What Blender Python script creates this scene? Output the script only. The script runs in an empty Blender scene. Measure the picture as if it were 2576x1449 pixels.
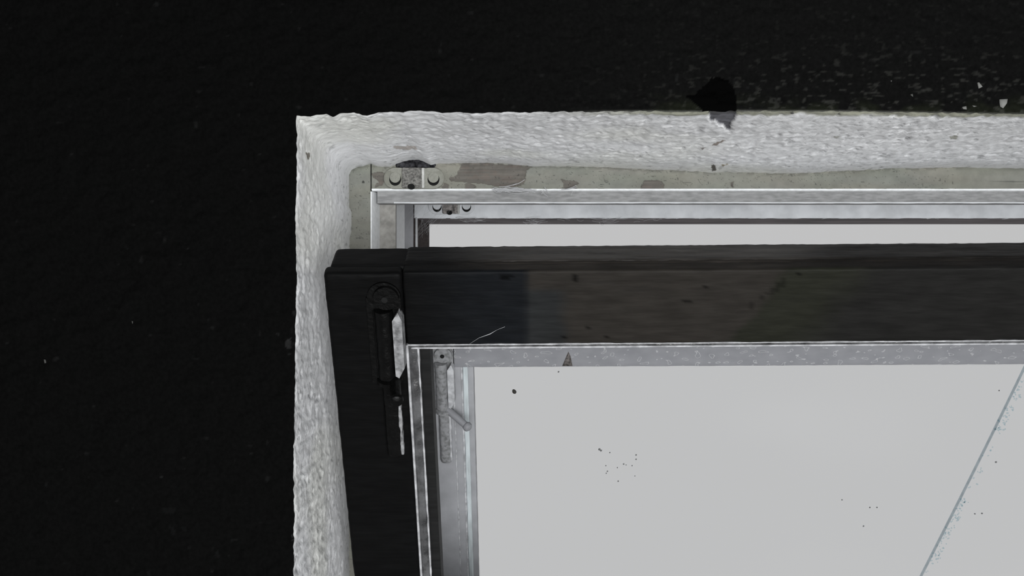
import bpy, math, random
import numpy as np
from mathutils import Matrix, Vector, Euler

random.seed(4)
F = 2600.0          # focal length in pixels of the 2576 x 1449 frame
H = 1.75            # camera height
SC = bpy.context.scene
COL = bpy.context.collection

# ------------------------------------------------------------------ camera, sky, light, exposure
cam_data = bpy.data.cameras.new('camera')
cam_data.sensor_width = 36.0
cam_data.lens = 36.0 * F / 2576.0
cam_data.clip_start = 0.02
cam = bpy.data.objects.new('camera', cam_data)
cam.location = (0, 0, H)
cam.rotation_euler = (math.radians(90), 0, 0)
COL.objects.link(cam)
SC.camera = cam

world = bpy.data.worlds.new('overcast_sky')
SC.world = world
world.use_nodes = True
bg = world.node_tree.nodes['Background']
bg.inputs[0].default_value = (1.0, 1.0, 1.005, 1)
bg.inputs[1].default_value = 0.528

def area(name, loc, target, sx, sy, power, color=(1, 1, 1)):
    l = bpy.data.lights.new(name, 'AREA')
    l.shape = 'RECTANGLE'; l.size = sx; l.size_y = sy; l.energy = power; l.color = color
    o = bpy.data.objects.new(name, l); COL.objects.link(o)
    o.location = loc
    d = Vector(target) - Vector(loc)
    o.rotation_euler = d.to_track_quat('-Z', 'Z').to_euler()
    return o
# added fill light in an unseen back-wall opening, behind and to the right of the camera
area('room_fill', (0.62, -2.35, 1.05), (0.62, 1, 1.05), 1.9, 2.0, 205, (0.97, 0.99, 1.0))

SC.view_settings.view_transform = 'Standard'
SC.view_settings.look = 'None'
SC.view_settings.exposure = 0.0
SC.view_settings.gamma = 1.0
SC.view_settings.use_curve_mapping = False

# ------------------------------------------------------------------ helpers
def L8(r, g=None, b=None):
    if g is None: g = b = r
    return tuple(((c/255)/12.92 if c/255 <= .04045 else ((c/255+.055)/1.055)**2.4) for c in (r, g, b))

def W(px, py, d):
    return ((px-1288)*d/F, d, H+(724.5-py)*d/F)

def px_of(P):
    P = np.asarray(P)
    return 1288+P[:, 0]*F/P[:, 1], 724.5-(P[:, 2]-H)*F/P[:, 1]

def _hash(ix, iy, iz, seed):
    h = (ix.astype(np.int64)*374761393 + iy.astype(np.int64)*668265263 + iz.astype(np.int64)*2147483647 + seed*974711) & 0xffffffff
    h = ((h ^ (h >> 13))*1274126177) & 0xffffffff
    h = (h ^ (h >> 16)) & 0xffffffff
    h = ((h*2246822519) & 0xffffffff) ^ (h >> 11)
    return (h & 0xffff)/65535.0

def vnoise(x, y, z, seed=0):
    x, y, z = np.broadcast_arrays(np.asarray(x, float), np.asarray(y, float), np.asarray(z, float))
    ix, iy, iz = np.floor(x), np.floor(y), np.floor(z)
    fx, fy, fz = x-ix, y-iy, z-iz
    fx = fx*fx*(3-2*fx); fy = fy*fy*(3-2*fy); fz = fz*fz*(3-2*fz)
    r = 0
    for a in (0, 1):
        for b in (0, 1):
            for c in (0, 1):
                w = (fx if a else 1-fx)*(fy if b else 1-fy)*(fz if c else 1-fz)
                r = r + w*_hash(ix+a, iy+b, iz+c, seed)
    return r*2-1

def fbm(x, y, z=0.0, seed=0, octv=4, gain=.5):
    r = 0; a = 1.0; t = 0
    for o in range(octv):
        r = r + a*vnoise(np.asarray(x)*2**o+17.3*o, np.asarray(y)*2**o+5.1*o, np.asarray(z)*2**o+3.3*o, seed+o)
        t += a; a *= gain
    return r/t

def sstep(a, b, x):
    t = np.clip((x-a)/(b-a), 0, 1)
    return t*t*(3-2*t)

def inpoly(x, y, poly):
    c = np.zeros(np.shape(x), bool)
    n = len(poly)
    for i in range(n):
        x0, y0 = poly[i]; x1, y1 = poly[(i+1) % n]
        if y0 == y1: continue
        c ^= ((y0 > y) != (y1 > y)) & (x < (x1-x0)*(y-y0)/(y1-y0)+x0)
    return c

def mesh_obj(name, V, Q, mat, parent=None, col=None, smooth=True, tris=None):
    me = bpy.data.meshes.new(name)
    V = np.asarray(V, np.float32)
    polys = []
    Q = np.asarray(Q, np.int32) if len(Q) else np.zeros((0, 4), np.int32)
    T = np.asarray(tris, np.int32) if tris is not None and len(tris) else np.zeros((0, 3), np.int32)
    me.vertices.add(len(V)); me.vertices.foreach_set('co', V.ravel())
    nl = Q.size+T.size
    me.loops.add(nl)
    me.loops.foreach_set('vertex_index', np.concatenate([Q.ravel(), T.ravel()]))
    me.polygons.add(len(Q)+len(T))
    st = np.concatenate([np.arange(len(Q))*4, Q.size+np.arange(len(T))*3]).astype(np.int32)
    me.polygons.foreach_set('loop_start', st)
    me.update(calc_edges=True)
    me.validate()
    if smooth:
        me.polygons.foreach_set('use_smooth', np.ones(len(me.polygons), bool))
    if col is not None:
        at = me.color_attributes.new('Col', 'FLOAT_COLOR', 'POINT')
        c4 = np.ones((len(V), 4), np.float32); c4[:, :3] = col
        at.data.foreach_set('color', c4.ravel())
    me.materials.append(mat)
    o = bpy.data.objects.new(name, me); COL.objects.link(o)
    if parent: o.parent = parent
    return o

class MB:
    """collects shapes into ONE mesh"""
    def __init__(s): s.V = []; s.Q = []; s.T = []; s.n = 0
    def add(s, V, Q, T=()):
        s.V += [tuple(v) for v in V]
        s.Q += [[i+s.n for i in q] for q in Q]; s.T += [[i+s.n for i in q] for q in T]
        s.n += len(V)
    def box(s, x0, x1, y0, y1, z0, z1):
        V = [(x, y, z) for x in (x0, x1) for y in (y0, y1) for z in (z0, z1)]
        s.add(V, [(0, 1, 3, 2), (4, 6, 7, 5), (0, 4, 5, 1), (2, 3, 7, 6), (0, 2, 6, 4), (1, 5, 7, 3)])
    def rbox(s, lo, hi, r, step=.006, amp=0, seed=1, disp=None, nz=60):
        V, Q = rbox_arrays(lo, hi, r, step, amp, seed, disp, nz)
        s.add(V.tolist(), Q.tolist())
    def tube(s, pts, r, n=8, cap=True):
        pts = [Vector(p) for p in pts]; m = len(pts)
        rs = r if hasattr(r, '__len__') else [r]*m
        V = []; up = None
        for i, p in enumerate(pts):
            t = (pts[min(i+1, m-1)]-pts[max(i-1, 0)]).normalized()
            if up is None: up = Vector((0, 0, 1)) if abs(t.z) < .9 else Vector((1, 0, 0))
            a = (up - t*up.dot(t)).normalized(); b = t.cross(a); up = a
            for k in range(n):
                q = 2*math.pi*k/n
                V.append(p + (a*math.cos(q)+b*math.sin(q))*rs[i])
        Q = [(i*n+k, i*n+(k+1) % n, (i+1)*n+(k+1) % n, (i+1)*n+k) for i in range(m-1) for k in range(n)]
        T = []
        if cap:
            V += [pts[0], pts[-1]]
            T = [(m*n, (k+1) % n, k) for k in range(n)] + [(m*n+1, (m-1)*n+k, (m-1)*n+(k+1) % n) for k in range(n)]
        s.add(V, Q, T)
    def extrude(s, poly, f0, f1):
        """poly: 2D points; f0/f1 map a 2D point to 3D at both ends"""
        n = len(poly); V = [f0(p) for p in poly]+[f1(p) for p in poly]
        Q = [(i, (i+1) % n, n+(i+1) % n, n+i) for i in range(n)]
        c0 = np.mean(np.array(V[:n]), 0); c1 = np.mean(np.array(V[n:]), 0)
        V += [tuple(c0), tuple(c1)]
        T = [(2*n, (i+1) % n, i) for i in range(n)]+[(2*n+1, n+i, n+(i+1) % n) for i in range(n)]
        s.add(V, Q, T)
    def build(s, name, mat, parent=None, smooth=True, col=None, angle=40):
        o = mesh_obj(name, s.V, s.Q, mat, parent, col, smooth, s.T)
        if smooth and angle:
            try:
                o.data.set_sharp_from_angle(angle=math.radians(angle))
            except Exception: pass
        return o

def axis_pts(a, b, r, step):
    e = [0, .25*r, .6*r, r] if r > 0 else [0]
    n = max(2, int((b-a-2*r)/step))
    return np.array([a+t for t in e] + list(np.linspace(a+r, b-r, n+1)[1:-1]) + [b-t for t in reversed(e)])

def rbox_arrays(lo, hi, r, step=.006, amp=0, seed=1, disp=None, nz=60, xs=None):
    """rounded box with a gridded, slightly uneven surface"""
    lo = np.array(lo, float); hi = np.array(hi, float)
    r = min(r, .49*min(hi-lo))
    steps = step if hasattr(step, '__len__') else (step, step, step)
    ax = [axis_pts(lo[i], hi[i], r, steps[i]) for i in range(3)]
    if xs is not None: ax[0] = xs
    idx = {}; V = []; Q = []
    parts = []; base = 0
    for a in range(3):
        b, c = (a+1) % 3, (a+2) % 3
        for side in (0, 1):
            B, Cc = np.meshgrid(ax[b], ax[c], indexing='ij')
            P = np.zeros(B.shape+(3,)); P[..., a] = ax[a][-1] if side else ax[a][0]; P[..., b] = B; P[..., c] = Cc
            nb, nc = B.shape
            ids = base+np.arange(nb*nc).reshape(nb, nc)
            q = np.stack([ids[:-1, :-1], ids[1:, :-1], ids[1:, 1:], ids[:-1, 1:]], -1).reshape(-1, 4)
            if not side: q = q[:, ::-1]
            V.append(P.reshape(-1, 3)); Q.append(q); base += nb*nc
    V = np.concatenate(V); Q = np.concatenate(Q)
    # weld coincident border vertices
    key = np.round(V*1e6).astype(np.int64)
    _, first, inv = np.unique(key, axis=0, return_index=True, return_inverse=True)
    inv = inv.reshape(-1)
    V = V[first]; Q = inv[Q]
    inner = np.clip(V, lo+r, hi-r)
    n = V-inner
    ln = np.linalg.norm(n, axis=1)[:, None]
    n = n/np.maximum(ln, 1e-9)
    P = inner+n*r
    if amp:
        P = P + n*(fbm(P[:, 0]*nz, P[:, 1]*nz, P[:, 2]*nz, seed, 3)*amp)[:, None]
    if disp is not None: P = disp(P, n)
    return P, Q

def tag(o, label, cat, group=None, kind=None):
    o['label'] = label; o['category'] = cat
    if group: o['group'] = group
    if kind: o['kind'] = kind
    return o

# ------------------------------------------------------------------ materials
def nodes(name):
    m = bpy.data.materials.new(name); m.use_nodes = True
    nt = m.node_tree; b = nt.nodes['Principled BSDF']
    return m, nt, b

def mat(name, color, rough=.6, spec=.3, vary=.15, scale=60, bump=.15, bscale=250, metal=0, attr=False, stretch=(1, 1, 1), color2=None, thr=None, bdist=.001):
    m, nt, b = nodes(name)
    N, K = nt.nodes, nt.links
    tc = N.new('ShaderNodeTexCoord'); mp = N.new('ShaderNodeMapping')
    mp.inputs['Scale'].default_value = stretch
    K.new(tc.outputs['Object'], mp.inputs[0])
    no = N.new('ShaderNodeTexNoise'); no.inputs['Scale'].default_value = scale; no.inputs['Detail'].default_value = 6
    K.new(mp.outputs[0], no.inputs['Vector'])
    rp = N.new('ShaderNodeValToRGB')
    c = np.array(color[:3])
    c2 = np.array(color2) if color2 else c*(1-vary)
    lo, hi = thr if thr else (.35, .65)
    rp.color_ramp.elements[0].position = lo; rp.color_ramp.elements[1].position = hi
    rp.color_ramp.elements[0].color = (*c2, 1)
    rp.color_ramp.elements[1].color = (*(c*(1+vary*.4) if not color2 else c), 1)
    K.new(no.outputs[0], rp.inputs[0])
    out = rp.outputs[0]
    if attr:
        at = N.new('ShaderNodeAttribute'); at.attribute_name = 'Col'
        mx = N.new('ShaderNodeMix'); mx.data_type = 'RGBA'; mx.blend_type = 'MULTIPLY'; mx.inputs[0].default_value = 1
        K.new(out, mx.inputs[6]); K.new(at.outputs['Color'], mx.inputs[7]); out = mx.outputs[2]
    K.new(out, b.inputs['Base Color'])
    b.inputs['Roughness'].default_value = rough
    b.inputs['Specular IOR Level'].default_value = spec
    b.inputs['Metallic'].default_value = metal
    if bump:
        n2 = N.new('ShaderNodeTexNoise'); n2.inputs['Scale'].default_value = bscale; n2.inputs['Detail'].default_value = 5
        K.new(mp.outputs[0], n2.inputs['Vector'])
        bp = N.new('ShaderNodeBump'); bp.inputs['Strength'].default_value = bump; bp.inputs['Distance'].default_value = bdist
        K.new(n2.outputs[0], bp.inputs['Height']); K.new(bp.outputs[0], b.inputs['Normal'])
    return m

M = {}
M['black_wall'] = mat('black_painted_plaster', (1, 1, 1), .8, .02, .25, 300, .25, 500, attr=True)
M['plaster'] = mat('white_painted_plaster', (.80, .80, .81), .6, .25, .06, 90, .5, 420, attr=True)
M['beige'] = mat('beige_frame_paint', (1, 1, 1), .6, .25, .1, 120, .3, 350, attr=True)
M['beige_plain'] = mat('beige_plain_paint', (.20, .20, .17), .6, .25, .15, 60, .3, 300)
M['white_lip'] = mat('white_paint_edge', (.75, .76, .77), .5, .3, .1, 200, .3, 500)
M['grey_stop'] = mat('grey_rebate_paint', (.25, .25, .25), .7, .2, .25, 150, .35, 300, stretch=(.6, 1, 2.5))
M['white_frame'] = mat('white_frame_paint', (.62, .63, .65), .6, .25, .15, 40, .3, 200)
M['lining'] = mat('box_lining_paint', (.30, .29, .27), .7, .2, .3, 120, .3, 200)
M['brown_wood'] = mat('dark_bare_wood', (.045, .036, .034), .8, .1, .4, 80, .4, 200, stretch=(.2, 1, 3))
M['brown_soffit'] = mat('lighter_brown_wood', (.13, .115, .118), .8, .1, .5, 60, .4, 200, stretch=(.2, 1, 3))  # lighter brown for the outer head rebate
M['sash_shaded'] = mat('shaded_sash_paint', (1, 1, 1), .5, .035, .22, 130, .35, 260, attr=True, stretch=(.25, 1, 1.6))
M['bead_gloss'] = mat('glossy_bead_paint', (.06, .06, .062), .22, 1.0, .7, 60, .8, 130, bdist=.002)
M['bead_light'] = mat('pale_bead', (.33, .33, .34), .4, .4, .4, 120, .5, 300)
M['shaded_metal'] = mat('shaded_bolt_metal', (.0025, .0025, .0025), .4, .1, .4, 180, .6, 300)  # near-black: the bolt's shade is put into its colour
M['worn_lit_edge'] = mat('worn_lit_bolt_edge', (.21, .21, .215), .5, .4, .6, 160, .6, 300)  # pale for wear and for light along the bolt's right rim
M['grey_metal'] = mat('painted_bolt_metal', (.2, .2, .205), .5, .35, .4, 200, .3, 400, color2=(.11, .11, .11), thr=(.34, .56))
M['pale_flange'] = mat('pale_bolt_flange', (.36, .36, .37), .5, .3, .3, 150, .4, 300)
M['grey_knob'] = mat('grey_painted_peg', (.19, .19, .2), .5, .35, .1, 100, .2, 300)
M['screw_dark'] = mat('dark_screw_hole', (.008, .008, .008), .8, .1, .2, 100, .2, 300)
M['web'] = mat('cobweb_silk', (.42, .42, .43), .7, .2, .1, 100, 0)
M['stain'] = mat('damp_stain', (.10, .09, .085), .8, .1, .6, 300, .2, 100)
M['cable'] = mat('grey_cable_sheath', (.62, .70, .74), .8, .1, .1, 50, .1, 100)
M['speck_grey'] = mat('grey_dirt', (.12, .12, .12), .8, .1, .2, 100, .1, 100)
M['speck'] = mat('dark_dirt', (.03, .028, .025), .8, .1, .2, 100, .2, 100)
M['mortar'] = mat('dark_crumbled_mortar', (.05, .05, .055), .9, .1, .8, 220, .8, 300, color2=(.006, .006, .007), thr=(.4, .7))
M['chip'] = mat('pale_bare_chip', (1, 1, 1), .8, .1, .1, 200, .4, 300, attr=True)
M['room'] = mat('grey_room_paint', (.10, .10, .10), .8, .1, .1, 4, .2, 60)
M['floor'] = mat('floor_boards', (.12, .10, .08), .6, .2, .3, 5, .2, 40, stretch=(8, .6, 1))

M['cap_wood'] = mat('glossy_cap_wood', (1, 1, 1), .5, .3, .5, 70, .8, 150, attr=True, stretch=(.12, 2, 2))
_nt = M['cap_wood'].node_tree; _b = _nt.nodes['Principled BSDF']
_bw = _nt.nodes.new('ShaderNodeRGBToBW'); _mu = _nt.nodes.new('ShaderNodeMath'); _mu.operation = 'MULTIPLY'; _mu.inputs[1].default_value = 14; _mu.use_clamp = True
_nt.links.new([n for n in _nt.nodes if n.type == 'ATTRIBUTE'][0].outputs['Color'], _bw.inputs[0]); _nt.links.new(_bw.outputs[0], _mu.inputs[0]); _nt.links.new(_mu.outputs[0], _b.inputs['Specular IOR Level'])

def sash_grey():
    m, nt, b = nodes('grey_sash_paint')
    N, K = nt.nodes, nt.links
    tc = N.new('ShaderNodeTexCoord'); mp = N.new('ShaderNodeMapping'); K.new(tc.outputs['Object'], mp.inputs[0])
    mp.inputs['Scale'].default_value = (.6, 1, 1)
    no = N.new('ShaderNodeTexNoise'); no.inputs['Scale'].default_value = 190; no.inputs['Detail'].default_value = 0.5
    K.new(mp.outputs[0], no.inputs['Vector'])
    s = N.new('ShaderNodeMath'); s.operation = 'SUBTRACT'; s.inputs[1].default_value = .655; K.new(no.outputs[0], s.inputs[0])
    a = N.new('ShaderNodeMath'); a.operation = 'ABSOLUTE'; K.new(s.outputs[0], a.inputs[0])
    l = N.new('ShaderNodeMath'); l.operation = 'LESS_THAN'; l.inputs[1].default_value = .02; K.new(a.outputs[0], l.inputs[0])
    n2 = N.new('ShaderNodeTexNoise'); n2.inputs['Scale'].default_value = 60; K.new(mp.outputs[0], n2.inputs['Vector']); n2.inputs['Detail'].default_value = 6
    r2 = N.new('ShaderNodeValToRGB'); K.new(n2.outputs[0], r2.inputs[0])
    r2.color_ramp.elements[0].position = .3; r2.color_ramp.elements[1].position = .7
    r2.color_ramp.elements[0].color = (.15, .15, .16, 1); r2.color_ramp.elements[1].color = (.185, .185, .195, 1)
    mx = N.new('ShaderNodeMix'); mx.data_type = 'RGBA'
    K.new(l.outputs[0], mx.inputs[0]); K.new(r2.outputs[0], mx.inputs[6]); mx.inputs[7].default_value = (.27, .27, .275, 1)
    K.new(mx.outputs[2], b.inputs['Base Color'])
    b.inputs['Roughness'].default_value = .5; b.inputs['Specular IOR Level'].default_value = .2
    bp = N.new('ShaderNodeBump'); bp.inputs['Strength'].default_value = .3; bp.inputs['Distance'].default_value = .0006
    K.new(no.outputs[0], bp.inputs['Height']); K.new(bp.outputs[0], b.inputs['Normal'])
    return m
M['sash_speckled'] = sash_grey()
M['sash_grey'] = mat('grey_sash_plain_paint', (.24, .24, .25), .5, .2, .12, 40, .2, 300)
M['sash_pale'] = mat('pale_moulding_paint', (.38, .41, .42), .5, .25, .25, 160, .4, 300, stretch=(1, 1, .15))

def glass(name, fac, tint):
    m, nt, b = nodes(name)
    N, K = nt.nodes, nt.links
    N.remove(b)
    t = N.new('ShaderNodeBsdfTransparent'); t.inputs[0].default_value = tint
    g = N.new('ShaderNodeBsdfGlossy'); g.inputs['Roughness'].default_value = .3
    x = N.new('ShaderNodeMixShader'); x.inputs[0].default_value = fac; K.new(t.outputs[0], x.inputs[1]); K.new(g.outputs[0], x.inputs[2])
    K.new(x.outputs[0], nt.nodes['Material Output'].inputs[0])
    return m
M['glass'] = glass('window_glass', .001, (.995, .997, .998, 1))

# ------------------------------------------------------------------ the setting: window wall, plastered reveal
DW, DI, DO = .82, 1.12, 1.455          # distances of wall face, inner frame face, outer frame face
XR, ZB = .97, H-.50
def dense(a, b, lo, hi, fine, coarse):
    out = [a]
    n = max(1, int((lo-a)/coarse)); out = list(np.linspace(a, lo, n+1)[:-1]) if lo > a else []
    out += list(np.linspace(lo, hi, int(round((hi-lo)/fine))+1))
    if b > hi: out += list(np.linspace(hi, b, max(1, int((b-hi)/coarse))+1)[1:])
    return np.array(out)

EDGE_T = np.array([(700, 292), (748, 291), (757, 292), (773, 294), (800, 289), (820, 287), (838, 295), (855, 287), (866, 285), (890, 284), (925, 291), (948, 284),
                   (1000, 282), (1050, 279), (1110, 283), (1200, 283), (1400, 281), (1600, 280), (1790, 281), (1850, 279), (2100, 280), (2300, 283), (2576, 288), (4300, 288)], float)
EDGE_L = np.array([(200, 748), (290, 746), (400, 746), (500, 744), (600, 743), (700, 746), (800, 744), (900, 742), (1000, 742), (1150, 738), (1300, 740), (1449, 738), (2500, 738)], float)
kw = DW/F
def edge_top(x):      # z of the wall/soffit arris at world x
    px = 1288+x/kw
    j = fbm(x*220, 3.1, 0, 5, 3)*.0011
    return H+(724.5-np.interp(px, EDGE_T[:, 0], EDGE_T[:, 1]))*kw + j
def edge_left(z):
    py = 724.5-(z-H)/kw
    j = fbm(z*200, 8.7, 0, 9, 3)*.0012
    return (np.interp(py, EDGE_L[:, 0], EDGE_L[:, 1])-1288)*kw + j
XL0 = (746-1288)*kw; ZT0 = H+(724.5-291)*kw

def insert(arr, v):
    i = np.argmin(abs(arr-v)); arr = arr.copy(); arr[i] = v; return arr, i
gx = dense(-1.2, 1.8, -.43, .58, .00125, .02); gx, iL = insert(gx, XL0); gx, iR = insert(gx, XR)
gz = dense(0, 2.6, H-.335, H+.245, .00125, .02); gz, jT = insert(gz, ZT0); gz, jB = insert(gz, ZB)
X, Z = np.meshgrid(gx, gz, indexing='ij')
cornx = sstep(XL0-.004, XL0, X)     # top wobble applies right of the corner
fallz = np.exp(-abs(Z-ZT0)/.015); fallx = np.exp(-abs(X-XL0)/.015)
dz = (edge_top(gx)-ZT0)[:, None]*fallz*np.where(X >= XL0, 1, np.exp(-(XL0-X)/.01))
dx = (edge_left(gz)-XL0)[None, :]*fallx*np.where(Z <= ZT0, 1, np.exp(-(Z-ZT0)/.01))
PX = X+dx; PZ = Z+dz
dist = np.maximum(np.where(Z > ZT0, Z-ZT0, 0), np.where(X < XL0, XL0-X, 0))
amp = .0016*sstep(0, .006, dist)
n1 = fbm(PX*90, PZ*150, 0, 21, 4); n2 = fbm(PX*25, PZ*25, 0, 31, 3)
PY = DW - amp*(n1*1.0+.8*n2) - .0012*np.exp(-dist/.004)*0
V = np.stack([PX, PY, PZ], -1).reshape(-1, 3)
# colour: black paint, greenish and with wear and glints painted as pale specks toward the top edge of the opening on the right
ppx, ppy = px_of(V)
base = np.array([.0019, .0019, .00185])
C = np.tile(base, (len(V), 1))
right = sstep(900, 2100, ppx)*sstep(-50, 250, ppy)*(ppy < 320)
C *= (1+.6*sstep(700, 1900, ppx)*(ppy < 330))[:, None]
sp = fbm(V[:, 0]*190, V[:, 2]*420, 0, 77, 3)
near = sstep(60, 275, ppy)*sstep(1300, 2100, ppx)*(ppy < 300)
spk = sstep(.30-.12*near, .55-.12*near, sp)*(.15+.85*near)*sstep(1050, 1900, ppx)*(ppy < 300)
C += (spk*.013)[:, None]*np.array([1, 1, .9])
sp2 = fbm(V[:, 0]*160, V[:, 2]*160, 0, 91, 2)
C += (sstep(.66, .8, sp2)*.003)[:, None]
green = sstep(225, 275, ppy)*sstep(1450, 1700, ppx)*(ppy < 300)*sstep(-.25, .3, fbm(V[:, 0]*60, V[:, 2]*90, 0, 13, 3))
C += green[:, None]*np.array([.003, .0037, .0015])
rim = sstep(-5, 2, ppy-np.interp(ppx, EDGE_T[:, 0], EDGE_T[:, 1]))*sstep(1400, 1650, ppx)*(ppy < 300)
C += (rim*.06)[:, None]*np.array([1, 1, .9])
blob = [(1725, 245), (1748, 238), (1765, 215), (1790, 198), (1810, 193), (1835, 205), (1848, 225), (1855, 255), (1852, 300), (1775, 300), (1760, 270), (1742, 256)]
jb = fbm(ppx/9, ppy/9, 0, 3, 2)*6
inb = inpoly(ppx+jb, ppy+jb, blob)
C[inb] = (.0003, .0003, .0003)
CH = [([(2459, 208), (2463, 207), (2472, 218), (2464, 222)], .25), ([(2515, 250), (2535, 249), (2533, 260), (2524, 272), (2517, 268)], .30), ([(2421, 269), (2431, 267), (2432, 275), (2424, 274)], .25),
      ([(2446, 265), (2458, 267), (2450, 269)], .2), ([(110, 904), (113, 905), (115, 913), (112, 914)], .09), ([(331, 807), (334, 809), (333, 815)], .09),
      ([(406, 1276), (440, 1276), (441, 1290), (428, 1296), (410, 1288)], .006), ([(426, 1321), (440, 1329), (446, 1345), (432, 1344)], .006), ([(455, 1325), (468, 1324), (469, 1337), (458, 1339)], .006),
      ([(536, 1400), (549, 1381), (553, 1405)], .007), ([(716, 858), (731, 850), (733, 878), (722, 879)], .022), ([(693, 838), (700, 837), (702, 848)], .014), ([(725, 890), (732, 888), (732, 895)], .014),
      ([(733, 784), (742, 782), (741, 796)], .014), ([(730, 1345), (737, 1343), (736, 1362)], .02), ([(2290, 238), (2296, 236), (2297, 243)], .13), ([(2240, 203), (2244, 202), (2243, 206)], .12),
      ([(650, 1311), (665, 1312), (655, 1320)], .006), ([(1990, 285), (1996, 281), (1997, 286)], .1), ([(403, 1198), (408, 1200), (404, 1202)], .015), ([(470, 622), (478, 625), (472, 628)], .012)]
for poly, a in CH:
    if a < .05:
        C[inpoly(ppx+fbm(ppx/5, ppy/5, 0, 66, 2)*2, ppy, poly)] = a*.5
WV = V
ni, nj = X.shape
ids = np.arange(ni*nj).reshape(ni, nj)
ii, jj = np.meshgrid(np.arange(ni-1), np.arange(nj-1), indexing='ij')
keep = ~((ii >= iL) & (ii < iR) & (jj >= jB) & (jj < jT))
q = np.stack([ids[:-1, :-1], ids[1:, :-1], ids[1:, 1:], ids[:-1, 1:]], -1)[keep]
wall = mesh_obj('wall_front', V, q, M['black_wall'], None, C)
wall['kind'] = 'structure'

# reveal: one continuous plaster surface, up the left jamb and along the soffit
BACK_T = np.array([(878, 441), (884, 428), (900, 421), (932, 413), (950, 419), (980, 420), (1000, 413), (1030, 404), (1050, 403), (1065, 407), (1085, 417), (1100, 412),
                   (1150, 411), (1240, 410), (1280, 412), (1340, 418), (1360, 418), (1450, 419), (1520, 421), (1600, 425), (1700, 429), (1790, 434), (1850, 434), (2000, 437),
                   (2100, 431), (2250, 424), (2400, 421), (2576, 424), (4300, 424)], float)
BACK_L = np.array([(200, 878), (441, 878), (520, 878), (535, 884), (580, 885), (600, 879), (640, 881), (700, 878), (2500, 880)], float)
kb = DI/F
zf = gz[jB:jT+1]; xf = gx[iL:iR+1]
fr_j = np.stack([edge_left(zf), np.full_like(zf, DW), zf], -1)
fr_j[:, 2] += (edge_top(np.array([XL0]))[0]-ZT0)*np.exp(-abs(zf-ZT0)/.015)
fr_s = np.stack([xf+ (edge_left(np.array([ZT0]))[0]-XL0)*np.exp(-abs(xf-XL0)/.015), np.full_like(xf, DW), edge_top(xf)], -1)
zcb = H+(724.5-441)*kb; xcb = (878-1288)*kb
zbk = ZB+(zf-ZB)*(zcb-ZB)/(ZT0-ZB)
bk_j = np.stack([(np.interp(724.5-(zbk-H)/kb, BACK_L[:, 0], BACK_L[:, 1])-1288)*kb, np.full_like(zbk, DI+.004), zbk], -1)
xbk = xcb+(xf-XL0)*(XR-xcb)/(XR-XL0)
bk_s = np.stack([xbk, np.full_like(xbk, DI+.004), H+(724.5-np.interp(1288+xbk/kb, BACK_T[:, 0], BACK_T[:, 1]))*kb+fbm(xbk*150, 1, 1, 2, 2)*.0005], -1)
front = np.concatenate([fr_j[:-1], fr_s]); back = np.concatenate([bk_j[:-1], bk_s])
s_arc = np.concatenate([[0], np.cumsum(np.linalg.norm(np.diff(front, axis=0), axis=1))])
s_c = s_arc[len(zf)-1]
tt = np.concatenate([np.linspace(0, .06, 14), np.linspace(.06, 1, 120)[1:]])
P = front[:, None]*(1-tt)[None, :, None]+back[:, None]*tt[None, :, None]
for it in range(70):      # soften the inner corner
    w = (np.exp(-((s_arc-s_c)/.028)**2)[:, None]*sstep(.02, .35, tt)[None, :]*sstep(.97, .62, tt)[None, :])[..., None]
    Q2 = P.copy(); Q2[1:-1] = .25*P[:-2]+.5*P[1:-1]+.25*P[2:]
    P = P*(1-w)+Q2*w
du = np.gradient(P, axis=0); dv = np.gradient(P, axis=1)
Nn = np.cross(du, dv); Nn /= np.maximum(np.linalg.norm(Nn, axis=2), 1e-9)[..., None]
ctr = np.array([.4, 1.0, H-.2]); sg = np.sign(np.sum(Nn*(ctr-P), axis=2, keepdims=True)); Nn *= sg
S = np.repeat(s_arc[:, None], len(tt), 1); Dp = np.repeat((tt*.30)[None, :], len(s_arc), 0)
coarse = fbm(S*55, Dp*26, 0, 41, 3)
warp = fbm(S*70, Dp*30, 0, 49, 2)
rid = 1-2*abs(fbm(S*105+warp*.8, Dp*46+warp*.5, 0, 51, 3))
finen = fbm(S*260, Dp*120, 0, 61, 3)
pit = sstep(.42, .62, fbm(S*150, Dp*75, 0, 71, 2))
fine_pit = sstep(.45, .62, fbm(S*330, Dp*170, 0, 73, 2))*(.4+.6*sstep(-.1, .3, fbm(S*20, Dp*12, 0, 74, 2)))
fade = sstep(0, .02, tt)[None, :]*(1-.75*sstep(.72, .96, tt))[None, :]*(1-.65*np.exp(-((S-s_c)/.05)**2)*sstep(.1, .4, tt)[None, :])
hgt = (.0011*coarse+.0009*rid+.0006*finen)*fade-.0013*pit*fade-.0009*fine_pit*fade
# broken-out piece under the black blob
fp = P.reshape(-1, 3); rx, ry = px_of(fp)
chip = [(1785, 270), (1852, 270), (1852, 297), (1842, 310), (1836, 332), (1826, 325), (1820, 316), (1805, 312), (1800, 303), (1786, 308), (1783, 292)]
jc = fbm(rx/5, ry/5, 0, 8, 2)*4
inc = inpoly(rx+jc, ry+jc, chip).reshape(S.shape)
hgt = np.where(inc, -.002+.0010*fbm(S*60, Dp*200, 0, 81, 2), hgt)
P = P+Nn*hgt[..., None]
C = np.ones((P.shape[0]*P.shape[1], 3))
C *= ((1-.25*pit)*(1-.45*fine_pit)).reshape(-1)[:, None]
tone = fbm(S*14, Dp*14, 0, 15, 3).reshape(-1)
C *= (1+.05*tone)[:, None]*np.array([1, 1, 1])
C[:, 2] *= 1-.05*sstep(0, .5, fbm(S*9, Dp*9, 0, 19, 2).reshape(-1))
incf = inc.reshape(-1)
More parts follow.
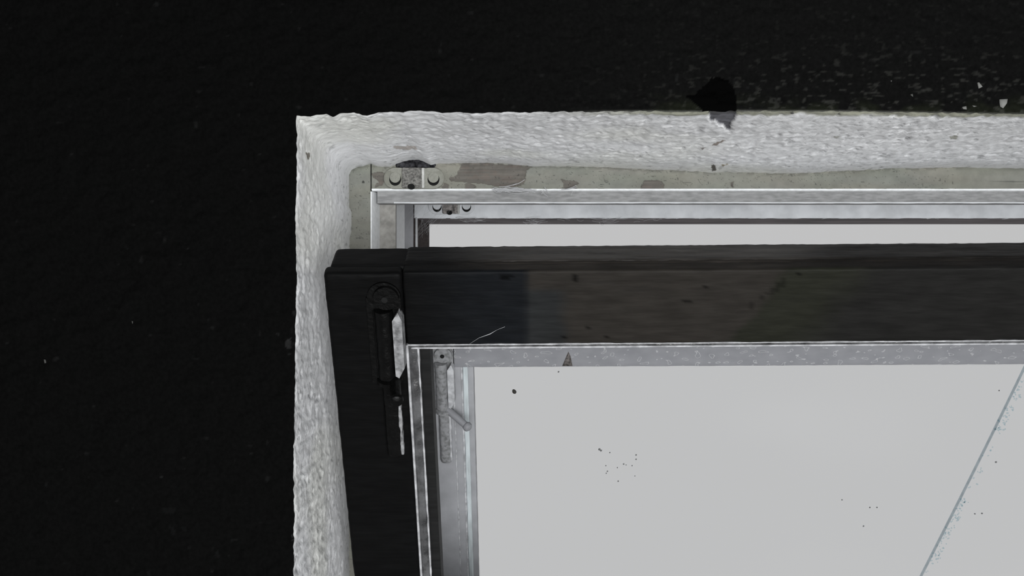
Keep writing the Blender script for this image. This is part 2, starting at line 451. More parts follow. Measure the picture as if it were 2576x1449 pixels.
C[incf] = np.array([.13, .13, .145])*(1+.9*fbm(S*50, Dp*260, 0, 88, 2).reshape(-1)[incf])[:, None]
for pl, cc in (([(1812, 352), (1830, 350), (1815, 356), (1800, 366), (1790, 362)], (.35, .30, .26)), ([(1763, 370), (1775, 368), (1766, 377)], (.3, .27, .25)),
               ([(1790, 418), (1797, 412), (1803, 430), (1790, 430)], (.13, .12, .10)), ([(1813, 413), (1832, 414), (1818, 419)], (.4, .34, .24)),
               ([(990, 366), (1048, 369), (1048, 375), (1000, 376), (990, 371)], (.62, .57, .53)), ([(770, 382), (779, 387), (778, 403), (772, 400)], (.22, .20, .17)),
               ([(2388, 342), (2412, 336), (2405, 347), (2392, 347)], (.5, .5, .44)), ([(2095, 340), (2115, 343), (2100, 348)], (.6, .6, .55))):
    m_ = inpoly(rx+jc*.5, ry+jc*.5, pl); C[m_] = np.array(cc)
ttf = (tt[None, :]*np.ones_like(S)).reshape(-1)
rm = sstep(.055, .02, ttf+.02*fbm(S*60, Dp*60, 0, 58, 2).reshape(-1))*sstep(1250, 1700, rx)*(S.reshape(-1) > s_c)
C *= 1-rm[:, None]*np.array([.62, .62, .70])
na, nb = S.shape
ids = np.arange(na*nb).reshape(na, nb)
q = np.stack([ids[:-1, :-1], ids[:-1, 1:], ids[1:, 1:], ids[1:, :-1]], -1).reshape(-1, 4)
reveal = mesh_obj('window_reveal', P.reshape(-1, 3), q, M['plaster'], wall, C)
reveal['label'] = 'rough white plaster'

m = MB(); m.box(XR, XR+.02, DW+.001, DI, ZB, ZT0); m.box(XL0, XR, DW+.001, DI, ZB-.02, ZB)
m.build('reveal_sill', M['plaster'], wall, smooth=False, col=np.ones((m.n, 3)))
m = MB()
m.box(-1.2, XL0-.022, DW+.012, 1.60, 0, 2.6); m.box(XR+.022, 1.8, DW+.012, 1.60, 0, 2.6)
m.box(XL0-.022, XR+.022, DW+.012, 1.60, ZT0+.022, 2.6); m.box(XL0-.022, XR+.022, DW+.012, 1.60, 0, ZB-.022)
m.build('masonry', M['room'], wall, smooth=False)

# dark crumbled mortar in the gap over the inner catch
Vm, Qm = rbox_arrays((-.126, DI-.005, H+.1295), (-.083, DI+.01, H+.139), .003, .0012, .0016, 5, nz=420)
mesh_obj('crumbled_mortar', Vm, Qm, M['mortar'], wall)['label'] = 'dark crumbled mortar'

for poly, a in CH:
    if a < .05: continue
    c = np.mean(poly, 0); near_ = WV[(abs(ppx-c[0]) < 14) & (abs(ppy-c[1]) < 14)]
    yd = near_[:, 1].min()-.0002
    m = MB()
    m.extrude(poly, lambda p: W(p[0], p[1], yd), lambda p: (W(p[0], p[1], yd)[0], DW+.002, W(p[0], p[1], yd)[2]))
    o = m.build('bare_chip', M['chip'], wall, smooth=False, col=np.tile(np.array([a, a, a*.95])*.55, (m.n, 1)))
    o['label'] = 'pale chip in the black paint'

# the rest of the room
def shell(name, mtl, *boxes):
    m = MB()
    for b in boxes: m.box(*b)
    o = m.build(name, mtl, None, smooth=False); o['kind'] = 'structure'; return o
shell('floor', M['floor'], (-1.25, 1.85, -2.5, DW, -.05, 0))
shell('ceiling', M['room'], (-1.25, 1.85, -2.5, DW-.002, 2.6, 2.65))
shell('wall_left', M['room'], (-1.25, -1.2, -2.5, DW, 0, 2.6))
shell('wall_right', M['room'], (1.8, 1.85, -2.5, DW, 0, 2.6))
shell('wall_back', M['room'], (-1.2, -.38, -2.5, -2.4, 0, 2.6), (1.62, 1.8, -2.5, -2.4, 0, 2.6), (-.38, 1.62, -2.5, -2.4, 2.1, 2.6))

# ------------------------------------------------------------------ window frames
def ext_x(profile, x0, x1):     # profile (depth, z)
    m = MB(); m.extrude(profile, lambda p: (x0, p[0], H+p[1]), lambda p: (x1, p[0], H+p[1])); return m
def ext_z(profile, z0, z1):     # profile (x, depth)
    m = MB(); m.extrude(profile, lambda p: (p[0], p[1], H+z0), lambda p: (p[0], p[1], H+z1)); return m

win1 = bpy.data.objects.new('window_1', None); COL.objects.link(win1); win1.location = (.4, DI, ZB); win1['kind'] = 'structure'
win2 = bpy.data.objects.new('window_2', None); COL.objects.link(win2); win2.location = (.4, DO, ZB); win2['kind'] = 'structure'
def under(o, root):
    o.parent = root; o.matrix_parent_inverse = Matrix.Translation(-Vector(root.location)); return o

# paint chart of the inner frame's face, in the frame's own plane
OL = np.array(L8(125, 125, 116))*.78
def paint_frame(P, n):
    x, y = px_of(P)
    j = fbm(x/7, y/5, 0, 23, 3)*5
    c = np.tile(OL, (len(P), 1))
    c *= (1+.14*fbm(x/60, y/18, 0, 24, 3))[:, None]
    c[:, 0] *= 1+.05*fbm(x/90, y/30, 0, 26, 2); c[:, 2] *= 1+.05*fbm(x/120, y/30, 0, 27, 2)
    bare = np.zeros(len(P), bool)
    for pl in ([(1168, 405), (1338, 419), (1326, 428), (1322, 450), (1316, 463), (1290, 470), (1256, 470), (1215, 462), (1190, 460), (1175, 458), (1134, 456), (1130, 448), (1148, 440), (1156, 428), (1160, 415)],
               [(934, 436), (962, 432), (974, 440), (966, 462), (948, 470), (940, 474), (952, 455), (938, 446)], [(1111, 470), (1118, 460), (1128, 463), (1128, 474), (1114, 476)],
               [(1168, 476), (1172, 460), (1180, 458), (1200, 470), (1190, 476)],
               [(1411, 451), (1424, 454), (1450, 456), (1456, 462), (1446, 468), (1455, 477), (1410, 477), (1420, 465)], [(1612, 470), (1620, 455), (1640, 453), (1662, 454), (1671, 464), (1668, 477), (1613, 477)],
               [(1838, 460), (1846, 455), (1843, 472), (1840, 470)]):
        bare |= inpoly(x+j*.5, y+j*.5, pl)
    bare &= n[:, 1] < -.5
    wood = np.array(L8(106, 101, 94))*.62
    c[bare] = wood*(1+.35*fbm(x/60, y/3.5, 0, 28, 3))[bare, None]
    pink = bare & (fbm(x/25, y/7, 0, 29, 2) > .25); c[pink] *= np.array([1.06, .99, .98])
    edge = abs(fbm(x/14, y/14, 0, 33, 2)) < .02
    crack = (abs(fbm(x/40, y/12, 0, 34, 2)) < .008) & ~bare; c[crack] *= .55
    dots = fbm(x/3.2, y/3.2, 0, 36, 1) > .86; c[dots] *= .35
    slt = (x < 933)
    hole = ((x-914)**2+(y-458)**2 < 12); c[hole] *= .2
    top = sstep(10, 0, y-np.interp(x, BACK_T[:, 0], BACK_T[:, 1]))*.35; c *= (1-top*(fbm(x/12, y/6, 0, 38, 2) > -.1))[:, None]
    return c, bare
def framed(name, lo, hi, xs=None, step=(.0007, .004, .0007)):
    store = {}
    def disp(P, n):
        c, bare = paint_frame(P, n); store['c'] = c
        P = P.copy(); P[:, 1] += bare*.0007 + (n[:, 1] < -.5)*fbm(P[:, 0]*50, P[:, 2]*90, 0, 6, 3)*.0005
        return P
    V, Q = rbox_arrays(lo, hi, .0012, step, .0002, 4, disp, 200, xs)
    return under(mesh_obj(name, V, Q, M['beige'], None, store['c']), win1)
xa = -353*kb; zA = (724.5-477)*kb
xs = np.concatenate([dense(-.1525, XR-.06, -.1525, .482, .00075, .03)])
framed('head_rail', (-.1525, DI, H+zA), (XR-.06, DI+.02, H+.155), xs)
framed('jamb', (-.205, DI-.0003, ZB+.02), (-.1532, DI+.02, H+.155))
m = MB(); m.box(XR-.06, XR+.015, DI, DI+.06, ZB-.01, H+.155); under(m.build('jamb', M['beige_plain'], None, smooth=False), win1)
m = MB(); m.box(-.205, XR+.015, DI, DI+.06, ZB-.015, ZB+.03); under(m.build('bottom_rail', M['beige_plain'], None, smooth=False), win1)
# white lip, splayed edge, rebate stop
def wavy_strip(name, p0, p1, mtl, root, x0=-.1521, x1=XR-.06, n=240, jit=.0004):
    V = []; Q = []
    for i in range(n+1):
        x = x0+(x1-x0)*i/n
        j = float(fbm(x*90, 2, 2, 3, 3))*jit
        V += [(x, p0[0], H+p0[1]+.001), (x, p0[0]-.0004, H+p0[1]+j), (x, p1[0], H+p1[1]+j), (x, p1[0]+.002, H+p1[1]+.0)]
    for i in range(n):
        for k in range(3): a = i*4+k; Q.append((a, a+1, a+5, a+4))
    return under(mesh_obj(name, V, Q, mtl, None), root)
wavy_strip('paint_lip', (DI, zA), (1.123, (724.5-481.5)*1.123/F), M['white_lip'], win1)
zs1 = (724.5-512)*1.1245/F
m = ext_x([(1.1245, .15), (1.1245, zs1+.0006), (1.1251, zs1), (1.141, zs1), (1.141, .15)], -.1465, XR-.06)
under(m.build('rebate_stop', M['grey_stop'], None), win1)
wavy_strip('stop_edge', (1.1243, zs1+.0005), (1.1256, zs1-.0001), M['white_frame'], win1, x0=-.1285, n=300, jit=.0003)
m = ext_z([(-.1532, DI), (xa, DI), (-.146, 1.14), (-.146, 1.16), (-.17, 1.16)], ZB-H+.02, .1045)
under(m.build('splayed_edge', M['white_lip'], None), win1)
m = ext_z([(-.147, 1.141), (-.1285, 1.141), (-.1285, 1.150), (-.147, 1.150)], ZB-H+.02, zs1+.002)
under(m.build('rebate_stop', M['lining'], None), win1)
m = ext_z([(-.140, 1.150), (-.1287, 1.150), (-.1285, 1.237), (-.140, 1.237)], ZB-H+.02, .12)
under(m.build('lining_board', M['white_lip'], None), win1)
m = MB()
m.box(-.19, XR, 1.151, DO, H+.135, H+.145); m.box(-.19, -.175, 1.162, DO, ZB, H+.14); m.box(XR-.05, XR, 1.151, DO, ZB, H+.14); m.box(-.19, XR, 1.151, DO, ZB, ZB+.01)
under(m.build('box_lining', M['white_frame'], None, smooth=False), win1)
# wood joint line in the face
m = MB(); m.box(-.1534, -.1523, DI+.0005, DI+.003, H+zA, H+.14); under(m.build('joint_gap', M['screw_dark'], None, smooth=False), win1)

# outer frame
zo = (724.5-549)*DO/F; xo = (1045-1288)*DO/F
Vr, Qr = rbox_arrays((xo-.0018, DO, H+zo), (XR-.07, DO+.05, H+.17), .0012, (.003, .01, .003), .0006, 12, None, 90)
under(mesh_obj('head_rail', Vr, Qr, M['white_frame'], None), win2)
Vr, Qr = rbox_arrays((-.19, DO-.0004, ZB+.01), (xo-.0028, DO+.05, H+.17), .0012, (.003, .01, .004), .0005, 13, None, 90)
under(mesh_obj('jamb', Vr, Qr, M['sash_grey'], None), win2)
m = MB(); m.box(XR-.07, XR, DO, DO+.1, ZB, H+.17); under(m.build('jamb', M['white_frame'], None, smooth=False), win2)
m = MB(); m.box(-.19, XR, DO, DO+.1, ZB-.01, ZB+.035); under(m.build('bottom_rail', M['white_frame'], None, smooth=False), win2)
m = ext_z([(-.19, DO+.004), (xo, DO+.003), ((1080-1288)*1.54/F, 1.54), (-.19, 1.54)], ZB-H+.01, .17)
under(m.build('rebate_stop', M['brown_wood'], None), win2)
m = ext_x([(DO+.004, .17), (DO+.003, zo), (1.54, (724.5-562)*1.54/F), (1.56, (724.5-562)*1.54/F), (1.56, .17)], xo, XR-.07)
under(m.build('rebate_stop', M['brown_soffit'], None), win2)
m = MB(); m.box(xo+.0, xo+.0026, DO-.001, DO+.01, ZB+.01, H+zo+.001); under(m.build('paint_edge', M['white_lip'], None, smooth=False), win2)

# keeper plates (catches) screwed to both head rails
def keeper(cx, cy, d, sc, base_mtl, mid_mtl, root, label):
    k = 1.12/F*sc      # metres per reference pixel
    x, _, z = W(cx, cy, d)
    def P(u, v, w): return (x+u*k, d-w, z-v*k)
    m = MB()
    poly = []
    for c, a0, a1 in ((49, -90, 90), (-49, 90, 270)):
        for a in np.linspace(a0, a1, 20): poly.append((c+27*math.cos(math.radians(a)), 27*math.sin(math.radians(a))))
    for (s0, s1, w0, w1) in ((1, 1, -.001, .0024), (1, .965, .0024, .0032)):
        m.extrude(poly, lambda p: P(p[0]*s0, p[1]*s0, w0), lambda p: P(p[0]*s1, p[1]*s1, w1))
    plate = under(m.build('catch_plate', base_mtl, None), root); plate['label'] = label
    Vb, Qb = rbox_arrays(P(-29, 25, .0072), P(20, -26, -.001), .0012, .0012, .0005, 3, None, 500)
    mesh_obj('catch_box', Vb, Qb, mid_mtl, None).parent = plate
    m = MB(); Vb, Qb = rbox_arrays(P(18, 26, .0058), P(27, -26, -.001), .0016, .0015, .0003, 5, None, 400)
    mesh_obj('catch_flange', Vb, Qb, M['white_lip'] if sc > 1 else M['beige_pale'], None).parent = plate
    for u in (-47, 49):
        m = MB(); m.extrude([(u+15*math.cos(t), 3+16*math.sin(t)) for t in np.linspace(0, 2*math.pi, 25)[:-1]], lambda p: P(p[0], p[1], .002), lambda p: P(p[0], p[1], .0034))
        m.build('screw_recess', M['screw_dark'], plate)
        m = MB(); m.extrude([(u+13.2*math.cos(t), -1.5+13.2*math.sin(t)) for t in np.linspace(0, 2*math.pi, 21)[:-1]], lambda p: P(p[0], p[1], .003), lambda p: P(p[0]*1, p[1], .0045))
        m.build('screw', base_mtl, plate)
    m = MB(); m.extrude([(-6+9*math.cos(t), 22+7*math.sin(t)) for t in np.linspace(0, 2*math.pi, 21)[:-1]], lambda p: P(p[0], p[1], .004), lambda p: P(p[0], p[1], .0078))
    m.build('bolt_hole', M['screw_dark'], plate)
    return plate
M['beige_pale'] = mat('pale_painted_flange', (.42, .42, .40), .5, .3, .2, 200, .4, 400)
M['keeper_beige'] = mat('beige_painted_catch', tuple(OL*1.12), .5, .3, .12, 300, .35, 500)
M['keeper_rough'] = mat('rough_catch_box', (.15, .145, .135), .7, .3, .6, 500, .9, 700)
M['keeper_rust'] = mat('rusty_catch_box', (.25, .23, .22), .7, .2, .7, 250, .6, 500)
keeper(1042, 449, DI, 1.0, M['keeper_beige'], M['keeper_rough'], win1, 'painted catch plate with two screws')
keeper(1136, 519, DO, 1.0, M['white_frame'], M['keeper_rust'], win2, 'whitened catch plate behind the rebate')

# ------------------------------------------------------------------ sashes
TH = math.radians(27.5)
def R_sash(roll): return Euler((TH, -math.radians(roll), 0), 'XYZ').to_matrix()
def make_sash(name, P0, L, Wd, roll, dark):
    """P0: front top left corner in the world; local axes: X right, Y back through the thickness, Z up the sash"""
    R = R_sash(roll)
    loc = Vector(P0)-R@Vector((0, 0, L))
    e = bpy.data.objects.new(name, None); COL.objects.link(e); e.location = loc; e.rotation_euler = Euler((TH, -math.radians(roll), 0), 'XYZ')
    Rn = np.array(R); ln = np.array(loc)
    tow = lambda P: P@Rn.T+ln
    return e, tow

def sash_colour(P, tow):  # shade and its dark-to-brown gradient are put into the sash colour
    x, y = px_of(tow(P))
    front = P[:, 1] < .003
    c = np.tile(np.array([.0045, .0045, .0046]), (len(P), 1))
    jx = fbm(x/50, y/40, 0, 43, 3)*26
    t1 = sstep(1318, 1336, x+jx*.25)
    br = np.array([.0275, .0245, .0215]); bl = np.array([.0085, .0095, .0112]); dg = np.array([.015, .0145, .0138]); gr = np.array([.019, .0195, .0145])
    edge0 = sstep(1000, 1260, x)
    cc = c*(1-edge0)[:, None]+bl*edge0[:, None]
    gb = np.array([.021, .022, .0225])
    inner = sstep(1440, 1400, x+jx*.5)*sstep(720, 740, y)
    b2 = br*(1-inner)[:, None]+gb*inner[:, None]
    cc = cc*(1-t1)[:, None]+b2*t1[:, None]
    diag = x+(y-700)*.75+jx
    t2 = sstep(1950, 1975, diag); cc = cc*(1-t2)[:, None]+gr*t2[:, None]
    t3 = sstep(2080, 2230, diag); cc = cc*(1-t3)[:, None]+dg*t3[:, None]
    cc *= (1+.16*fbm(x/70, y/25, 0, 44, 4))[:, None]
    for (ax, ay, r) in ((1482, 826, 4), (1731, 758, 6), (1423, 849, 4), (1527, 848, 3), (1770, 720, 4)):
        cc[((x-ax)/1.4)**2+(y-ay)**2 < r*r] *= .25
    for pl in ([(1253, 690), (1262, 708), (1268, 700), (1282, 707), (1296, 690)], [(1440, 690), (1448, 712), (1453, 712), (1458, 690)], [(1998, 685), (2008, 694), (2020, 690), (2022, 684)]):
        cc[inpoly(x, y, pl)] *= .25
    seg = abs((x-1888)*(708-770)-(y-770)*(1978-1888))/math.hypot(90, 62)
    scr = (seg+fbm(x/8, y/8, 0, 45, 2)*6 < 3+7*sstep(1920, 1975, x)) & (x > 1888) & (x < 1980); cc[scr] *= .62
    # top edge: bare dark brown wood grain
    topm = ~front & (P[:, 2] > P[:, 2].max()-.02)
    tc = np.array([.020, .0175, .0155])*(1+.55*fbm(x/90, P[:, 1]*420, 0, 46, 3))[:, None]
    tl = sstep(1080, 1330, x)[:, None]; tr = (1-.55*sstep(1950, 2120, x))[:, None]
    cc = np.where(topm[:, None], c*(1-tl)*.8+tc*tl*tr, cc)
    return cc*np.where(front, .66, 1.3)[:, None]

def latch(parent, u, L, v0, metal, edge, knob, peg_out, tag_label):
    """long painted barrel bolt on the stile; v measured down from the top of the sash"""
    z = lambda v: L-v
    m = MB()
    # round-ended back plate
    poly = [(u+.014*math.cos(t), z(v0+.012)+.014*math.sin(t)) for t in np.linspace(0, math.pi, 14)] + [(u-.015, z(v0+.012)), (u-.015, z(v0+.095)), (u+.012, z(v0+.095))]
    m.extrude(poly, lambda p: (p[0], .0005, p[1]), lambda p: (p[0], -.0025, p[1]))
    lt = m.build('latch', metal, parent, angle=30); lt['label'] = tag_label
    m = MB()   # pivot disc
    m.extrude([(u+.002+.0105*math.cos(t), z(v0+.011)+.0105*math.sin(t)) for t in np.linspace(0, 2*math.pi, 25)[:-1]], lambda p: (p[0], -.002, p[1]), lambda p: (p[0], -.0065, p[1]))
    m.build('pivot_disc', metal, lt)
    m = MB(); m.extrude([(u+.001+.0027*math.cos(t), z(v0+.012)+.0027*math.sin(t)) for t in np.linspace(0, 2*math.pi, 13)[:-1]], lambda p: (p[0], -.006, p[1]), lambda p: (p[0], -.0069, p[1]))
    m.build('screw', M['screw_dark'], lt)
    m = MB()   # barrel
    pts = [(u-.001, -.0045, z(v0+a)) for a in np.linspace(.022, .088, 18)]
    m.tube(pts, [.0078+.0003*math.sin(i*1.3) for i in range(18)], 14)
    m.tube([(u-.008, -.0015, z(v0+a)) for a in (.024, .04, .06, .09)], .0028, 8)
    m.build('barrel', metal, lt)
    # guide flange with slanted lower end
    m = MB(); m.extrude([(u+.0075, z(v0+.030)), (u+.0125, z(v0+.022)), (u+.0155, z(v0+.030)), (u+.0155, z(v0+.076)), (u+.0105, z(v0+.086)), (u+.0075, z(v0+.084))],
                        lambda p: (p[0], .0005, p[1]), lambda p: (p[0]-.001, -.0105, p[1]))
    m.build('guide_flange', edge, lt, angle=30)
    m = MB(); m.tube([(u, -.0045, z(v0+a)) for a in (.0885, .090, .0935, .095)], [.0075, .0105, .0105, .008], 16); m.build('collar', metal, lt)
    # flat bolt tongue with rounded end
    V, Q = rbox_arrays((u-.0062, -.0085, z(v0+.173)), (u+.0078, .0, z(v0+.090)), .0042, .002, .0006, 7, None, 300)
    mesh_obj('bolt', V, Q, metal, lt)
    V, Q = rbox_arrays((u+.0062, -.0078, z(v0+.169)), (u+.0088, -.001, z(v0+.096)), .0011, .0012, .0011, 8, None, 160)
    mesh_obj('bolt_edge', V, Q, edge, lt)
    m = MB(); a = Vector((u+.005, -.006, z(v0+.090))); d = Vector(peg_out)
    m.tube([a, a+d*.3, a+d*.78, a+d*.80, a+d*.86, a+d*.95, a+d], [.0048, .0046, .0044, .0052, .0062, .0056, .003], 16); m.build('bolt_peg', knob, lt)
    return lt

# ---- inner sash (dark), leaning into the room
L1, W1 = .56, 1.06
P01 = W(812, 686, .85)
s1, tow1 = make_sash('window_sash', P01, L1, W1, .42, True)
tag(s1, 'inner window sash in dark shade colours, leaning into the room in front of the frame', 'window sash', 'pair of tilted window sashes')
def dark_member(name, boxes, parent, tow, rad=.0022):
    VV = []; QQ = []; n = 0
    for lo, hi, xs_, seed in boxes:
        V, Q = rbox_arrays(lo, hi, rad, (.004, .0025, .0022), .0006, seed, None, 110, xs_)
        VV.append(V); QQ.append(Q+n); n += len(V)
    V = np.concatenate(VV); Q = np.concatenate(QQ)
    return mesh_obj(name, V, Q, M['sash_shaded'], parent, sash_colour(V, tow))
T1 = .0476; SW, RW = .0646, .0698
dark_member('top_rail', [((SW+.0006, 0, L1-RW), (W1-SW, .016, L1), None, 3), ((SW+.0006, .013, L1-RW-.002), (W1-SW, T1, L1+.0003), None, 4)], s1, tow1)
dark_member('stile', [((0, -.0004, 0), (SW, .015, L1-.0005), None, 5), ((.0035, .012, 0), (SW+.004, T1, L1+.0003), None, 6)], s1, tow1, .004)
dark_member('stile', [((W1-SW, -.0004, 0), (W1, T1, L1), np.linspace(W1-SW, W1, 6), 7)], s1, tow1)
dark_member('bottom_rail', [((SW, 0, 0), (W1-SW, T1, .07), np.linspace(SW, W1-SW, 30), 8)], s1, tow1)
# glossy wood cap, added to brighten the back of the top edge
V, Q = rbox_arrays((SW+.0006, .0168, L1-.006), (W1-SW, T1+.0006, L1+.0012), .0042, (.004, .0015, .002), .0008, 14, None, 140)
mesh_obj('glossy_edge', V, Q, M['cap_wood'], s1, sash_colour(V, tow1))['label'] = 'glossy wood strip added to brighten the edge'
# glazing beads round the pane
V, Q = rbox_arrays((SW+.0002, .0018, .07), (SW+.0105, .020, L1-RW-.001), .0046, (.001, .001, .004), .0011, 17, None, 70)
mesh_obj('glazing_bead', V, Q, M['bead_gloss'], s1)['label'] = 'glossy rounded bead'
V, Q = rbox_arrays((SW-.0004, .001, .07), (SW+.0018, .006, L1-RW-.001), .0008, (.001, .001, .004), .0003, 18, None, 70)
mesh_obj('bright_line', V, Q, M['bead_light'], s1)  # pale strips stand for highlights on the bead edges
V, Q = rbox_arrays((SW+.009, .003, .07), (SW+.0108, .006, L1-RW-.004), .0008, (.001, .001, .004), .0006, 19, None, 120)
mesh_obj('bright_line', V, Q, M['bead_light'], s1)
V, Q = rbox_arrays((SW+.009, .017, .07), (SW+.0185, T1, L1-RW-.0045), .0006, (.003, .004, .01), .0002, 19, None, 70)
mesh_obj('glass_rebate', V, Q, M['sash_shaded'], s1, np.full((len(V), 3), .012))
V, Q = rbox_arrays((SW+.001, .0022, L1-RW-.0052), (W1-SW, .016, L1-RW), .0015, (.004, .0012, .0008), .0005, 20, None, 80)
mesh_obj('glazing_bead', V, Q, M['bead_gloss'], s1)
V, Q = rbox_arrays((SW+.001, .0003, L1-RW-.0009), (W1-SW, .0045, L1-RW+.0002), .0004, (.003, .0015, .0006), .0003, 21, None, 90)
mesh_obj('bright_line', V, Q, M['bead_light'], s1)
V, Q = rbox_arrays((SW+.004, .0010, L1-RW-.0047), (W1-SW, .005, L1-RW-.0033), .0006, (.003, .0015, .0006), .0003, 22, None, 90)
mesh_obj('bright_line', V, Q, M['bead_light'], s1)
m = MB(); m.box(SW+.006, W1-SW-.004, .020, .0235, .065, L1-RW-.001); m.build('glass_pane', M['glass'], s1, smooth=False)
latch(s1, .049, L1, .0105, M['shaded_metal'], M['worn_lit_edge'], M['shaded_metal'], (.004, -.030, -.004), 'barrel bolt coloured as a dark silhouette')

# ---- outer sash (pale grey) behind, leaning the same way
L2, W2 = .505, 1.0
P02 = ( -.137, 1.238, H-.036)
s2, tow2 = make_sash('window_sash', P02, L2, W2, .3, False)
tag(s2, 'pale grey outer sash with speckled top rail, seen through the dark sash', 'window sash', 'pair of tilted window sashes')
T2 = .045
def pale(name, lo, hi, mtl, seed=1, rad=.0012, step=.004, amp=.0003):
    V, Q = rbox_arrays(lo, hi, rad, step, amp, seed, None, 120); return mesh_obj(name, V, Q, mtl, s2)
pale('top_rail', (.0655, 0, L2-.070), (W2-.065, T2, L2), M['sash_speckled'], 1)
pale('stile', (0, -.0004, 0), (.0648, T2, L2), M['sash_grey'], 2)
pale('stile', (W2-.065, 0, 0), (W2, T2, L2), M['sash_grey'], 3, step=.02)
pale('bottom_rail', (.065, 0, 0), (W2-.065, T2, .042), M['sash_grey'], 4, step=.02)
pale('moulding', (.0640, .0025, .042), (.0735, .03, L2-.0705), M['sash_grey'], 5)
pale('moulding', (.0725, .004, .042), (.0757, .03, L2-.0705), M['bead_light'], 6)
pale('moulding', (.0757, .0065, .042), (.0820, .03, L2-.0705), M['sash_pale'], 7)
pale('moulding', (.0815, .0080, .042), (.0890, .03, L2-.0705), M['sash_grey'], 8)
pale('bright_line', (.0636, -.0008, .042), (.0653, .002, L2-.0725), M['bead_light'], 9, .0005, .003, .0006)
pale('bright_line', (.0345, -.0008, .042), (.0366, .001, L2-.050), M['bead_light'], 10, .0005, .003, .0008)
# damp streak on the top rail
m = MB(); m.extrude([(.1985, L2-.0685), (.211, L2-.0685), (.2085, L2-.055), (.2055, L2-.048), (.203, L2-.055)], lambda p: (p[0], .0005, p[1]), lambda p: (p[0], -.0004, p[1]))
m.build('stain', M['stain'], s2, smooth=False)
gl2 = MB(); gl2.box(.086, W2-.062, .022, .0255, .036, L2-.069); gp = gl2.build('glass_pane', M['glass'], s2, smooth=False)
latch(s2, .0509, L2, .038, M['grey_metal'], M['pale_flange'], M['grey_knob'], (.0285, -.020, -.0155), 'grey painted barrel bolt with peg')

# dirt on the outer pane
R2 = R_sash(.3); R2i = R2.inverted()
def on_pane(px, py, w=.0215):
    dirv = Vector(((px-1288)/F, 1, (724.5-py)/F)); o = Vector((0, 0, H))
    n = R2@Vector((0, 1, 0)); p0 = Vector(P02)+n*w
    t = (p0-o).dot(n)/dirv.dot(n)
    return R2i@(o+dirv*t-s2.location)
def speck_mesh(m, px, py, rx, ry, rot=0, lump=.15):
    c = on_pane(px, py); k = 1.33/F
    pts = []
    for t in np.linspace(0, 2*math.pi, 11)[:-1]:
        a = rx*k*math.cos(t)*(1+lump*random.uniform(-1, 1)); b = ry*k*math.sin(t)*(1+lump*random.uniform(-1, 1))
        pts.append((c.x+a*math.cos(rot)-b*math.sin(rot), c.z+a*math.sin(rot)+b*math.cos(rot)))
    m.extrude(pts, lambda p: (p[0], c.y, p[1]), lambda p: (p[0], c.y-.0009, p[1]))
m = MB()
for (a, b, r) in ((1508, 1130, 2.6), (1512, 1133, 2), (1534, 1138, 1.3), (1600, 1144, 1.6), (1600, 1155, 1.5), (1569, 1167, 1.6), (1575, 1169, 1), (1590, 1171, 1.2), (1553, 1176, 1.2), (1524, 1171, 1.1),
                  (1528, 1185, 1.4), (1525, 1190, 1.2), (1555, 1210, 1.5), (1597, 1197, 1), (1405, 935, 1.6), (2513, 982, 1.4), (2118, 1257, 1.4), (2206, 1276, 1.5), (2188, 1276, 1.5), (2172, 1323, 1.5), (2505, 1162, 2), (2452, 1292, 1.5), (2470, 1291, 1.8)):
    speck_mesh(m, a, b, r*1.3, r, random.random())
o = m.build('dirt_specks', M['speck_grey'], gp, smooth=False); o['kind'] = 'stuff'
m = MB()
# dried grime clots to the right of the cable line
for i in range(170):
    t = random.random(); t = random.choice([.08+.22*random.random(), .62+.3*random.random(), t])
    x0 = 2573+(2318-2573)*t; y0 = 925+(1449-925)*t
    speck_mesh(m, x0+random.uniform(3, 26)*(1.1-t*.4), y0+random.uniform(-6, 14), random.uniform(1, 3.4), random.uniform(1, 2.2), random.random()*3, .3)
M['grime'] = glass('thin_grime', 0, (.84, .90, .92, 1))
o = m.build('grime', M['grime'], gp, smooth=False); o['kind'] = 'stuff'
m = MB(); c = on_pane(1294, 985, .0205)
m2 = MB(); k = 1.3/F
m2.tube([(R2@(c+Vector((a*k, 0, -b*k)))+s2.location)[:] for a, b in ((-3.5, -6), (-2.5, -4), (-.5, 0), (1.5, 3.5), (2.5, 6))], [.0006, .0018, .0026, .0022, .0006], 10)
tag(m2.build('seed', M['speck'], None), 'small dark seed stuck to the outer pane below the speckled rail', 'seed')

# ------------------------------------------------------------------ cable outside
m = MB()
A = W(2640, 794, 4.2); B = W(2290, 1502, 4.2)
pts = []
for i in range(25):
    t = i/24; p = [A[k]+(B[k]-A[k])*t for k in range(3)]
    bow = math.sin(math.pi*t)*.004
    pts.append((p[0]+bow, p[1], p[2]-bow*.4))
ext0 = np.array(pts[0])-(np.array(pts[1])-np.array(pts[0]))*14; ext1 = np.array(pts[-1])+(np.array(pts[-1])-np.array(pts[-2]))*14
m.tube([tuple(ext0)]+pts+[tuple(ext1)], .0054, 10)
tag(m.build('cable', M['cable'], None), 'thin grey-blue cable crossing the white sky diagonally outside', 'cable')

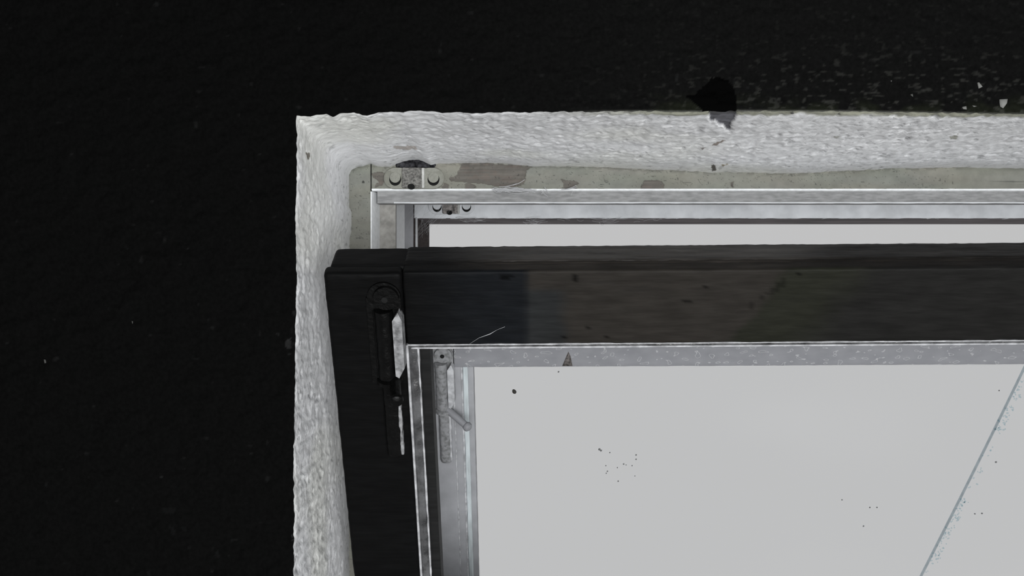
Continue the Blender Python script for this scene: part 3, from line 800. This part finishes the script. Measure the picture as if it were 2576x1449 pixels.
# ------------------------------------------------------------------ cobwebs
def strands(name, segs, r, label, kind='stuff'):
    m = MB()
    for s in segs:
        (x0, y0, d0), (x1, y1, d1), sag = s
        a = Vector(W(x0, y0, d0)); b = Vector(W(x1, y1, d1)); pts = []
        for i in range(9):
            t = i/8; p = a.lerp(b, t); p.z -= math.sin(math.pi*t)*sag; pts.append(p)
        m.tube(pts, r, 4, False)
    o = m.build(name, M['web'], None); tag(o, label, 'cobweb', None, kind); return o
segs = []
for i in range(26):
    x0 = random.uniform(965, 1120); y0 = random.uniform(488, 512)
    segs.append(((x0+60*random.random(), y0-6, 1.15), (x0-40*random.random()-10, y0+random.uniform(30, 110), 1.25), random.uniform(-.003, .004)))
for i in range(12):
    segs.append(((random.uniform(1045, 1110), 552, 1.47), (random.uniform(1046, 1080), random.uniform(565, 600), 1.47), random.uniform(-.003, .002)))
segs += [((1088, 550, 1.46), (1052, 580, 1.46), .002), ((1094, 553, 1.45), (1055, 572, 1.45), -.002)]
strands('cobweb', segs, .00006, 'fine cobweb strung across the upper left corner between the two frames')
segs = []
for i in range(34):
    x0 = random.uniform(1238, 1300); y0 = 476+random.uniform(-4, 7)
    segs.append(((x0, y0, 1.116), (x0+random.uniform(15, 60), y0+random.uniform(-4, 4), 1.114), random.uniform(-.002, .002)))
for x0, y0, x1, y1 in ((1360, 478, 1378, 494), (1368, 478, 1362, 488), (1370, 470, 1382, 486), (1290, 466, 1320, 452), (1255, 470, 1300, 462), (1440, 480, 1436, 492), (1412, 477, 1452, 470), (1420, 476, 1450, 466)):
    segs.append(((x0, y0, 1.115), (x1, y1, 1.113), .0008))
strands('splinter_fibres', segs, .0003, 'white torn fibres on the frame lip below the bare wood patch')
segs = []
for i in range(44):
    x0 = random.choice([1140+70*random.random(), 1310+40*random.random(), 1400+250*random.random()]); y0 = 551+random.uniform(-3, 9)
    segs.append(((x0, y0, 1.453), (x0+random.uniform(8, 45), y0+random.uniform(-5, 5), 1.45), random.uniform(-.001, .003)))
strands('dust_fringe', segs, .00014, 'dusty fringe of web hanging under the outer head rail')
a = Vector(tow1(np.array([[0, 0, 0]]))[0])
def on_sash1(px, py, w=-.001):
    R = R_sash(.42); dirv = Vector(((px-1288)/F, 1, (724.5-py)/F)); o = Vector((0, 0, H)); n = R@Vector((0, 1, 0)); p0 = Vector(P01)+n*w
    return o+dirv*((p0-o).dot(n)/dirv.dot(n))
m = MB()
p = [on_sash1(1180, 866), on_sash1(1205, 850), on_sash1(1233, 840), on_sash1(1250, 830), on_sash1(1270, 822)]
m.tube(p, [.00005, .0001, .0003, .00006, .00014], 6)
tag(m.build('cobweb_thread', M['web'], None), 'single silver web thread lying on the dark top rail above the left pane corner', 'cobweb')
